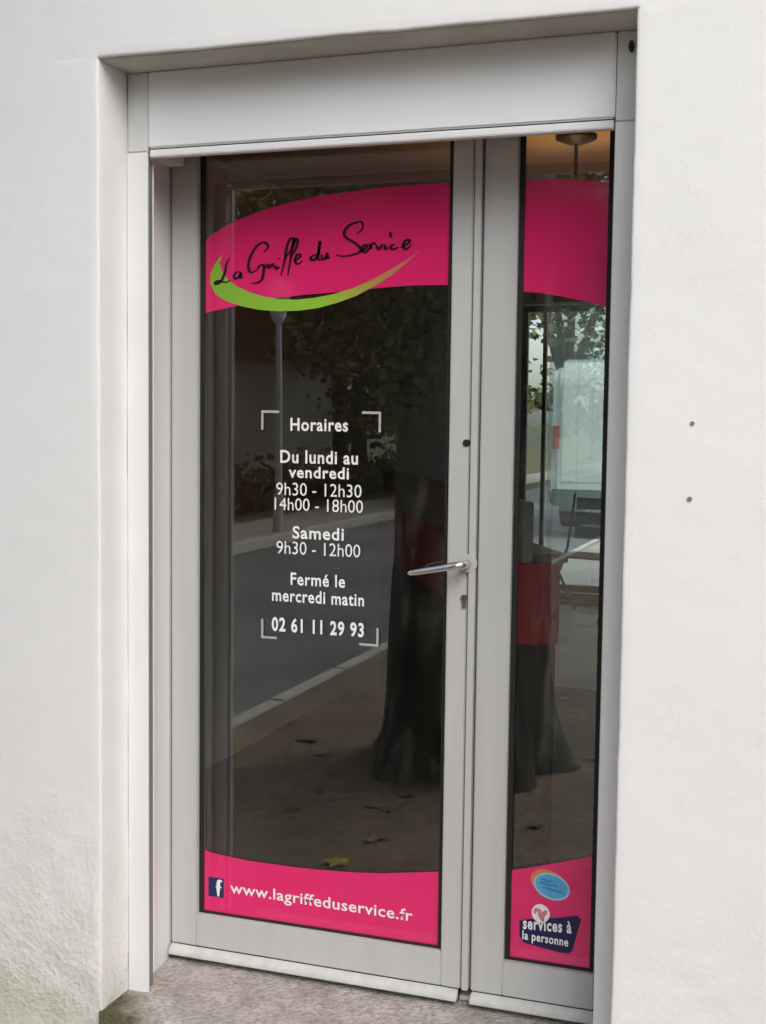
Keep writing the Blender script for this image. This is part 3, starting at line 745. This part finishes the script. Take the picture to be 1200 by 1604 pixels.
# local x runs along the counter, local -y faces the street side of the room
L0, L1 = -2.05, 0.70
def rounded(d0, d1, ext):
    rad = (d1 - d0) / 2; cxr = L1 + ext - rad
    return [(L0 - ext, d0), (cxr, d0)] + [(cxr + rad * math.sin(math.pi * k / 12), (d0 + d1) / 2 - rad * math.cos(math.pi * k / 12)) for k in range(1, 12)] + [(cxr, d1), (L0 - ext, d1)]
MB().prism_xy(rounded(0.012, 0.15, 0.0), 0.0, 0.725).build('base', plain('counter_black', (0.03, 0.03, 0.032), .5), ct)
MB().prism_xy(rounded(0.0, 0.16, 0.01), 0.727, 0.99).build('band', plain('counter_red', (0.78, 0.03, 0.06), .4, var=.05), ct)
box('upper_panel', plain('counter_grey', (0.55, 0.54, 0.50), .5), ct, (L0, L1, 0.015, 0.05, 0.992, 1.19), 0.004)
box('worktop', plain('counter_top', (0.22, 0.21, 0.20), .4), ct, (L0, L1, 0.052, 0.17, 0.992, 1.02), 0.004)

pd = tag(empty('pendant_lamp', (0.73, 2.06, 2.5)), 'warm lit pendant lamp hanging from the shop ceiling behind the narrow leaf', 'lamp')
dk = plain('lamp_black', (0.02, 0.018, 0.016), .45)
MB().tube([(0, 0, 0.001), (0, 0, -0.012), (0, 0, -0.03)], [0.075, 0.075, 0.03], 20).build('ceiling_rose', dk, pd)
MB().tube([(0, 0, -0.03), (0, 0, -0.36)], 0.007, 8).build('stem', dk, pd)
shd = MB(); seg = 28
for k in range(seg):
    a = 2 * math.pi * k / seg; shd.v += [(0.14 * math.cos(a), 0.14 * math.sin(a), -0.36), (0.14 * math.cos(a), 0.14 * math.sin(a), -0.54)]
for k in range(seg): shd.f.append((2 * k, 2 * k + 1, (2 * k + 3) % (2 * seg), (2 * k + 2) % (2 * seg)))
shd.build('lamp_shade', plain('shade_cloth', (0.45, 0.30, 0.16), .8), pd)
bm_, bn, bl_, bb = new_mat('warm_bulb')
bb.inputs['Emission Color'].default_value = (1, 0.55, 0.22, 1); bb.inputs['Emission Strength'].default_value = 4.0
MB().tube([(0, 0, -0.36), (0, 0, -0.40), (0, 0, -0.44), (0, 0, -0.47)], [0.014, 0.03, 0.03, 0.008], 14).build('bulb', bm_, pd, smooth=True)
pl_d = bpy.data.lights.new('pendant_light', 'POINT'); pl_d.energy = 8.0; pl_d.color = (1.0, 0.52, 0.20); pl_d.shadow_soft_size = 0.035
pl_o = bpy.data.objects.new('pendant_light', pl_d); COL.objects.link(pl_o); pl_o.parent = pd; pl_o.location = (0, 0, -0.39)

vb = tag(empty('vertical_blind', (0.20, 7.25, 2.42)), 'pale vertical slat blind across the window at the back of the shop', 'blind')
tm, tn, tl, tb = new_mat('blind_fabric')
tb.inputs['Base Color'].default_value = (0.78, 0.82, 0.80, 1); tb.inputs['Roughness'].default_value = 0.9
tb.inputs['Transmission Weight'].default_value = 0.0
tr_ = tn.new('ShaderNodeBsdfTranslucent'); tr_.inputs[0].default_value = (0.92, 0.97, 0.95, 1)
mx_ = tn.new('ShaderNodeMixShader'); mx_.inputs[0].default_value = 0.85
tl.new(tb.outputs[0], mx_.inputs[1]); tl.new(tr_.outputs[0], mx_.inputs[2])
ts_ = tn.new('ShaderNodeBsdfTransparent'); ts_.inputs[0].default_value = (0.95, 1, 0.98, 1)
my_ = tn.new('ShaderNodeMixShader'); my_.inputs[0].default_value = 0.74
tl.new(mx_.outputs[0], my_.inputs[1]); tl.new(ts_.outputs[0], my_.inputs[2]); tl.new(my_.outputs[0], tn['Material Output'].inputs[0])
box('headrail', M['pvc'], vb, (-0.64, 0.66, -0.02, 0.03, -0.04, 0.0), 0.003)
sl = MB().box(-0.0635, 0.0635, -0.0006, 0.0006, -1.66, -0.045).build('slat', tm, vb)
sl.location.x = -0.57; sl.rotation_euler.z = 0.6
for i in range(1, 11):
    c = sl.copy(); COL.objects.link(c); c.parent = vb; c.location.x = -0.57 + 0.115 * i; c.rotation_euler.z = 0.6 + random.uniform(-.08, .08)

# ================================================================== across the pavement, seen in the glass
bark = bark_mat('plane_bark', (0.04, 0.035, 0.027), (0.085, 0.075, 0.06), (0.30, 0.285, 0.24))
bark2 = bark_mat('dark_bark', (0.04, 0.034, 0.026), (0.07, 0.06, 0.048), (0.11, 0.10, 0.08))
lfA = leaf_mat('plane_leaves', (0.055, 0.065, 0.022), (0.22, 0.19, 0.07))
lfB = leaf_mat('wood_leaves', (0.075, 0.085, 0.032), (0.26, 0.235, 0.095))
lfC = leaf_mat('autumn_leaves', (0.11, 0.085, 0.036), (0.36, 0.26, 0.10))

def crown_mesh(mb, rng, centre, radii, clumps, per, size, clip=None):
    for _ in range(clumps):
        while True:
            p = Vector((rng.uniform(-1, 1), rng.uniform(-1, 1), rng.uniform(-1, 1)))
            if 0.25 < p.length < 1: break
        c = Vector(centre) + Vector((p.x * radii[0], p.y * radii[1], p.z * radii[2]))
        cr = rng.uniform(0.35, 0.8) * min(radii) * 0.30
        for _ in range(per):
            q = c + Vector((rng.gauss(0, cr), rng.gauss(0, cr), rng.gauss(0, cr * .75)))
            if clip and not clip(q): continue
            a = Vector((rng.gauss(0, 1), rng.gauss(0, 1), rng.gauss(0, .6))).normalized()
            b = a.orthogonal().normalized(); b = (b * math.cos(rng.uniform(0, 6.3)) + a.cross(b) * math.sin(rng.uniform(0, 6.3))).normalized()
            n_ = a.cross(b); s = size * rng.uniform(.6, 1.3)
            mb.add([q - a * s * .55, q + b * s * .42 + n_ * s * .1, q + a * s * .6, q - b * s * .42 + n_ * s * .1], [(0, 1, 2, 3)])
    return mb

def trunk_mesh(rng, h, r0, flare, limbs, spread, top):
    mb = MB()
    seg, rings = 40, []
    zs = [0, .05, .1, .16, .23, .32, .42, .54, .68, .84, 1.0, 1.18, 1.36, 1.55, 1.75, 1.95, 2.2, 2.5, 2.8, h]
    for i, z in enumerate(zs):
        rr_ = r0 * (1 - 0.13 * z / h) + (flare - r0) * math.exp(-z / 0.22)
        ring = []
        for k in range(seg):
            t = 2 * math.pi * k / seg
            bump_ = 1 + 0.09 * noise.noise((math.cos(t) * 1.5, math.sin(t) * 1.5, z * .9)) + 0.045 * noise.noise((math.cos(t) * 4, math.sin(t) * 4, z * 2.6)) + 0.16 * math.exp(-z / .22) * math.cos(5 * t + 1.4) + 0.05 * math.exp(-z / .3) * math.cos(9 * t)
            ring.append((math.cos(t) * rr_ * bump_, math.sin(t) * rr_ * bump_, z - 0.02))
        rings.append(ring)
    vs = [q for r_ in rings for q in r_]
    fs = [(i * seg + k, i * seg + (k + 1) % seg, (i + 1) * seg + (k + 1) % seg, (i + 1) * seg + k) for i in range(len(zs) - 1) for k in range(seg)]
    fs.append(tuple((len(zs) - 1) * seg + k for k in range(seg)))
    mb.add(vs, fs)
    for k in range(limbs):
        t = 2 * math.pi * (k + rng.uniform(-.2, .2)) / limbs
        d = Vector((math.cos(t), math.sin(t), 0))
        p0 = Vector((0, 0, h - .25)); p1 = p0 + d * spread * .25 + Vector((0, 0, (top - h) * .3)); p2 = p0 + d * spread * .6 + Vector((0, 0, (top - h) * .65)); p3 = p0 + d * spread + Vector((0, 0, top - h))
        mb.tube([p0, p1, p2, p3], [r0 * .55, r0 * .4, r0 * .22, r0 * .05], 8)
        for _ in range(2):
            e = p2 + Vector((rng.uniform(-1, 1), rng.uniform(-1, 1), rng.uniform(.2, 1))) * spread * .4
            mb.tube([p1.lerp(p2, .6), e], [r0 * .2, r0 * .03], 6)
    return mb

rng = random.Random(11)
pt = tag(empty('plane_tree', (0.14, -2.2, -0.1)), 'thick plane tree trunk flaring at its base, mirrored in the door glass', 'tree')
trunk_mesh(rng, 3.3, 0.375, 0.475, 5, 2.6, 7.5).build('trunk', bark, pt, smooth=True)
cm = MB(); crown_mesh(cm, rng, (0.3, -1.6, 9.0), (3.2, 3.0, 2.4), 38, 60, 0.24, lambda q: q.y < 0.6 and q.z > 6.4)
for _ in range(5200):      # short leafy shoots sprouting round the trunk above head height
    a_ = rng.uniform(0, 6.283); z_ = 1.5 + abs(rng.gauss(0, .6)); r_ = .37 + abs(rng.gauss(0, .085)) * min(1, (z_ - 1.35) * 1.4)
    if z_ > 2.5 or noise.noise((math.cos(a_) * 2.2, math.sin(a_) * 2.2, z_ * 2.2)) < -.12: continue
    q = Vector((math.cos(a_) * r_, math.sin(a_) * r_, z_)); d_ = Vector((rng.gauss(0, 1), rng.gauss(0, 1), rng.gauss(-.6, .7))).normalized(); e_ = d_.orthogonal().normalized(); n_ = d_.cross(e_); s_ = rng.uniform(.016, .036)
    cm.add([q - d_ * s_, q - d_ * s_ * .35 + e_ * s_ * .75, q + d_ * s_ * .1 + e_ * s_ * .42 + n_ * s_ * .12, q + d_ * s_ * .5 + e_ * s_ * .5, q + d_ * s_ * 1.1, q + d_ * s_ * .5 - e_ * s_ * .5, q + d_ * s_ * .1 - e_ * s_ * .42 + n_ * s_ * .12, q - d_ * s_ * .35 - e_ * s_ * .75], [(0, 1, 2, 3, 4, 5, 6, 7)])
cm.build('crown', lfA, pt, fix=False)

# trees on the far verge and the belt of trees behind: three builds, copied
protos = []
for v, (h, r0, cz, rad, cl, per, sz, mt_) in enumerate(((2.6, .20, 6.2, (3.6, 3.6, 4.6), 80, 105, .19, lfB), (2.2, .16, 5.0, (3.0, 3.0, 3.8), 80, 105, .17, lfC), (3.0, .24, 7.4, (4.2, 4.2, 5.6), 78, 110, .22, lfB))):
    g = random.Random(30 + v)
    t = empty('street_tree', (0, 0, 0))
    trunk_mesh(g, h, r0, r0 * 1.3, 4, rad[0] * .7, cz + rad[2] * .6).build('trunk', bark2, t, smooth=True)
    mb = MB(); crown_mesh(mb, g, (0, 0, cz), rad, cl, per, sz)
    crown_mesh(mb, g, (0, 0, 2.0), (rad[0] * .8, rad[1] * .8, .9), 14, 80, sz * .9)
    mb.build('crown', mt_, t, fix=False)
    protos.append(t)
TREES = [
    (-9.3, -8.0, 0, .95, 'nearest tree on the verge, left edge of the mirrored street'),
    (-5.9, -20.5, 1, .95, 'autumn-tinted tree right behind the mirrored street lamp'),
    (-6.2, -23.5, 0, 1.0, 'tree on the verge between lamp and trunk reflections'),
    (-9.5, -27.0, 2, .9, 'tall tree just right of the mirrored house'),
    (-13.5, -26.0, 0, 1.1, 'tree left behind the mirrored house'),
    (-17.5, -30.0, 2, 1.0, 'tall tree far left behind the mirrored house'),
    (-7.5, -33.0, 2, 1.0, 'tall dark tree behind the plane trunk reflection'),
    (-11.0, -38.0, 0, 1.2, 'dark tree far behind the mirrored road bend'),
    (-4.5, -38.0, 2, 1.0, 'tall dark tree far up the mirrored road'),
    (-1.0, -36.0, 1, 1.2, 'autumn-tinted tree far up the mirrored road'),
    (-15.0, -40.0, 2, 1.15, 'tallest dark tree at the back of the mirrored wood'),
    (3.5, -34.0, 0, 1.1, 'tree at the far right end of the mirrored pavement'),
    (-3.5, 24.0, 0, 1.0, 'dark tree behind the white van outside the back window'),
    (-9.6, -1.0, 0, 1.0, 'unseen tree across the road level with the shop front, added to block light'),  # out of view, added to cut grazing light from the left
    (-10.2, 5.5, 2, .9, 'unseen tall tree across the road beyond the shop side wall, added to block light')]  # also unseen, added against low light from the left
used = set()
for (x, y, v, sc, lab) in TREES:
    t = protos[v] if v not in used else copy_tree(protos[v])
    used.add(v)
    t.location = (x, y, -0.1); t.rotation_euler = (0, 0, random.uniform(0, 6.28)); t.scale = (sc, sc, sc * random.uniform(.92, 1.1))
    tag(t, lab, 'tree', 'trees mirrored in the door glass')

# street lamp
sl_ = tag(empty('street_lamp', (-5.42, -12.6, -0.1)), 'slender pale street lamp with a lantern head, mirrored beside the green swoosh', 'street lamp')
lp = plain('lamp_post_grey', (0.55, 0.55, 0.53), .5)
MB().tube([(0, 0, -0.01), (0, 0, .5), (0, 0, .52), (0, 0, 2.86)], [.075, .07, .05, .042], 12).build('pole', lp, sl_)
MB().tube([(0, 0, 2.86), (0, 0, 2.92), (0, 0, 3.28), (0, 0, 3.30)], [.06, .10, .17, .16], 16).build('lantern', plain('lantern_white', (.8, .8, .78), .4), sl_)
MB().tube([(0, 0, 3.302), (0, 0, 3.36), (0, 0, 3.42)], [.20, .14, .02], 16).build('lantern_cap', lp, sl_)

# unseen house added on the right, behind the viewer, to block horizon light
nb = tag(empty('light_blocker_house', (10.2, -15.0, -0.1)), 'unseen low house right of the pavement, added to block horizon light', 'house')
nw = plain('blocker_render', (0.55, 0.54, 0.51), .85, var=.05)
box('wall', nw, nb, (-3.5, 3.5, -13, 12.0, -0.02, 4.2))
MB().prism_xz([(-3.9, 4.19), (0, 6.4), (3.9, 4.19), (3.9, 4.31), (0, 6.55), (-3.9, 4.31)], -13.4, 12.4).build('roof', plain('blocker_tiles', (.28, .13, .09), .8, var=.2, scale=15), nb)
for zz in (0.9, 2.6):
    for k in range(6):
        w_ = box('window', plain('white_casing', (.7, .7, .68), .6), nb, (-3.56, -3.502, -11.5 + 4 * k, -10.4 + 4 * k, zz, zz + 1.2), .01)
        box('pane', plain('dark_glass', (.03, .035, .04), .1), w_, (-3.566, -3.5605, -11.42 + 4 * k, -10.48 + 4 * k, zz + .08, zz + 1.12))

# far house
hs = tag(empty('house', (-10.6, -22.0, -0.1), 0.15), 'pale house with red roof half hidden by trees across the road', 'house')
hw = plain('house_render', (0.80, 0.79, 0.75), .85, var=.05)
box('wall', hw, hs, (-3.4, 0.75, -3, 3, -0.01, 2.9))
MB().prism_yz([(-3.4, 2.9), (0, 4.7), (3.4, 2.9), (3.4, 2.78), (-3.4, 2.78)], -3.7, 1.0).build('roof', plain('roof_tiles', (.30, .12, .08), .8, var=.2, scale=20), hs)
box('cornice', plain('cornice_white', (.75, .75, .72), .7), hs, (-3.5, .85, 3.01, 3.12, 2.62, 2.775))
for wx in (-2.6, -1.35, -0.2):
    w_ = box('window', plain('shutter_grey', (.30, .31, .33), .6), hs, (wx, wx + .6, 3.005, 3.05, 1.25, 2.3))
    box('pane', plain('dark_pane', (.03, .035, .04), .1), w_, (wx + .08, wx + .52, 3.051, 3.056, 1.33, 2.22))

# hedge bank on the verge
hd_ = tag(empty('hedge', (-7.6, -16, -0.1)), 'low brown-green hedge along the far side of the road', 'hedge')
mb = MB(); g = random.Random(5)
for _ in range(9000):
    y = g.uniform(-16, 12); z = abs(g.gauss(0, .33)); x = g.gauss(0, .35)
    if z > 1.0: continue
    a = Vector((g.gauss(0, 1), g.gauss(0, 1), g.gauss(0, 1))).normalized(); b = a.orthogonal().normalized(); s = g.uniform(.05, .12)
    q = Vector((x, y, z + .02)); mb.add([q - a * s, q + b * s * .7, q + a * s, q - b * s * .7], [(0, 1, 2, 3)])
mb.build('foliage', lfC, hd_, fix=False)
st_ = MB()
for i in range(28): st_.tube([(g.gauss(0, .1), -16 + i, -.01), (g.gauss(0, .15), -16 + i + g.uniform(-.2, .2), .6)], [.02, .008], 5)
st_.build('stems', bark2, hd_)['kind'] = 'stuff'

# white van parked half on the kerb
vn = tag(empty('parked_van', (-0.95, 15.2, -0.11), math.pi), 'white van parked outside the back window, seen through the shop', 'van')
vn.scale = (1.18, 1.18, 1.18)
wp = plain('van_white', (.80, .81, .81), .3, var=.01, coat=.6)
prof = [(0, .38), (-.02, 1.0), (-.06, 1.85), (-.16, 2.03), (-.5, 2.09), (-2.6, 2.09), (-2.95, 2.0), (-3.7, 1.22), (-4.55, 1.02), (-4.72, .8), (-4.74, .38)]
bmv = MB().prism_yz(prof, -.93, .93).build('body', wp, vn, .10, 3)
dg_ = plain('van_glass', (.02, .025, .03), .08); bk = plain('van_black', (.02, .02, .02), .7)
for x in (-.42, .42):
    box('rear_door', wp, vn, (x - .38, x + .38, -.03, .006, .60, 1.80), .012)
    box('tail_light', plain('tail_red', (.42, .02, .02), .25), vn, ((-.90 if x < 0 else .82), (-.82 if x < 0 else .90), -.03, .012, 1.0, 1.28), .01)
box('bumper', bk, vn, (-.92, .92, -.06, .06, .32, .52), .03)
box('rear_sticker', M['rose'], vn, (-.02, .30, .0065, .009, 1.30, 1.55), .002)
box('number_plate', M['white_vinyl'], vn, (-.26, .26, .001, .014, .62, .74), .003)
for x in (-.80, .80):
    for y in (-.85, -3.85):
        wmb = MB().tube([(x - .11, y, .33), (x + .11, y, .33)], .33, 20); wh = wmb.build('wheel', bk, vn)
        MB().tube([(x + (.112 if x > 0 else -.112), y, .33), (x + (.12 if x > 0 else -.12), y, .33)], .2, 16).build('hub_cap', lp, wh)

# bistro chair on the pavement
ch = tag(empty('folding_chair', (-0.02, 6.80, 0.0105), -0.25), 'dark slatted folding chair before the tall back window inside the shop', 'chair')
cd = plain('chair_grey', (.03, .03, .032), .5)
for k in range(3):
    box('back_slat', cd, ch, (-.20, .20, .205 + .012 * k, .222 + .012 * k, .56 + .11 * k, .65 + .11 * k), .004)
for k in range(5):
    box('seat_slat', cd, ch, (-.20, .20, -.20 + .08 * k, -.135 + .08 * k, .445, .46), .003)
for x in (-.215, .215):
    MB().tube([(x, -.26, 0), (x, .12, .5), (x, .235, .90)], .011, 8).build('leg', cd, ch)
    MB().tube([(x * .92, .24, 0), (x * .92, -.18, .44)], .011, 8).build('leg', cd, ch)
for z, y in ((.14, -.155), (.14, .107)): MB().tube([(-.2, y, z), (.2, y, z)], .008, 6).build('stretcher', cd, ch)

# fallen leaves
def leaf_poly(s, rot, g):
    pts = []
    for k in range(15):
        a = rot + 2 * math.pi * k / 15
        r_ = s * (1.0 if k % 3 == 0 else .55) * (1.25 if k == 0 else 1)
        pts.append((math.cos(a) * r_, math.sin(a) * r_, .004 + .012 * abs(math.sin(a * 1.5 + rot)) * (r_ / s)))
    return pts
yl = plain('yellow_leaf', (.52, .40, .07), .7, var=.25, scale=60)
lf = MB(); P_ = leaf_poly(.06, .4, rng); lf.add(P_ + [(0, 0, .008)], [(k, (k + 1) % 15, 15) for k in range(15)])
lo = lf.build('fallen_leaf', yl, fix=False); lo.location = (0.06, -0.72, -0.099)
tag(lo, 'single yellow fallen leaf on the pavement before the wide leaf', 'leaf')
lb = MB(); g = random.Random(3)
for _ in range(150):
    x, y = g.uniform(-1.0, 2.5), -abs(g.gauss(0, 5)) - .15
    q = leaf_poly(g.uniform(.022, .05), g.uniform(0, 6), g)
    lb.add([(x + a, y + b, c - .1) for a, b, c in q] + [(x, y, -.092)], [(k, (k + 1) % 15, 15) for k in range(15)])
tag(lb.build('fallen_leaves', leaf_mat('dry_leaves', (.16, .11, .05), (.42, .30, .11)), fix=False), 'scattered dry brown leaves on the pavement', 'leaves', kind='stuff')
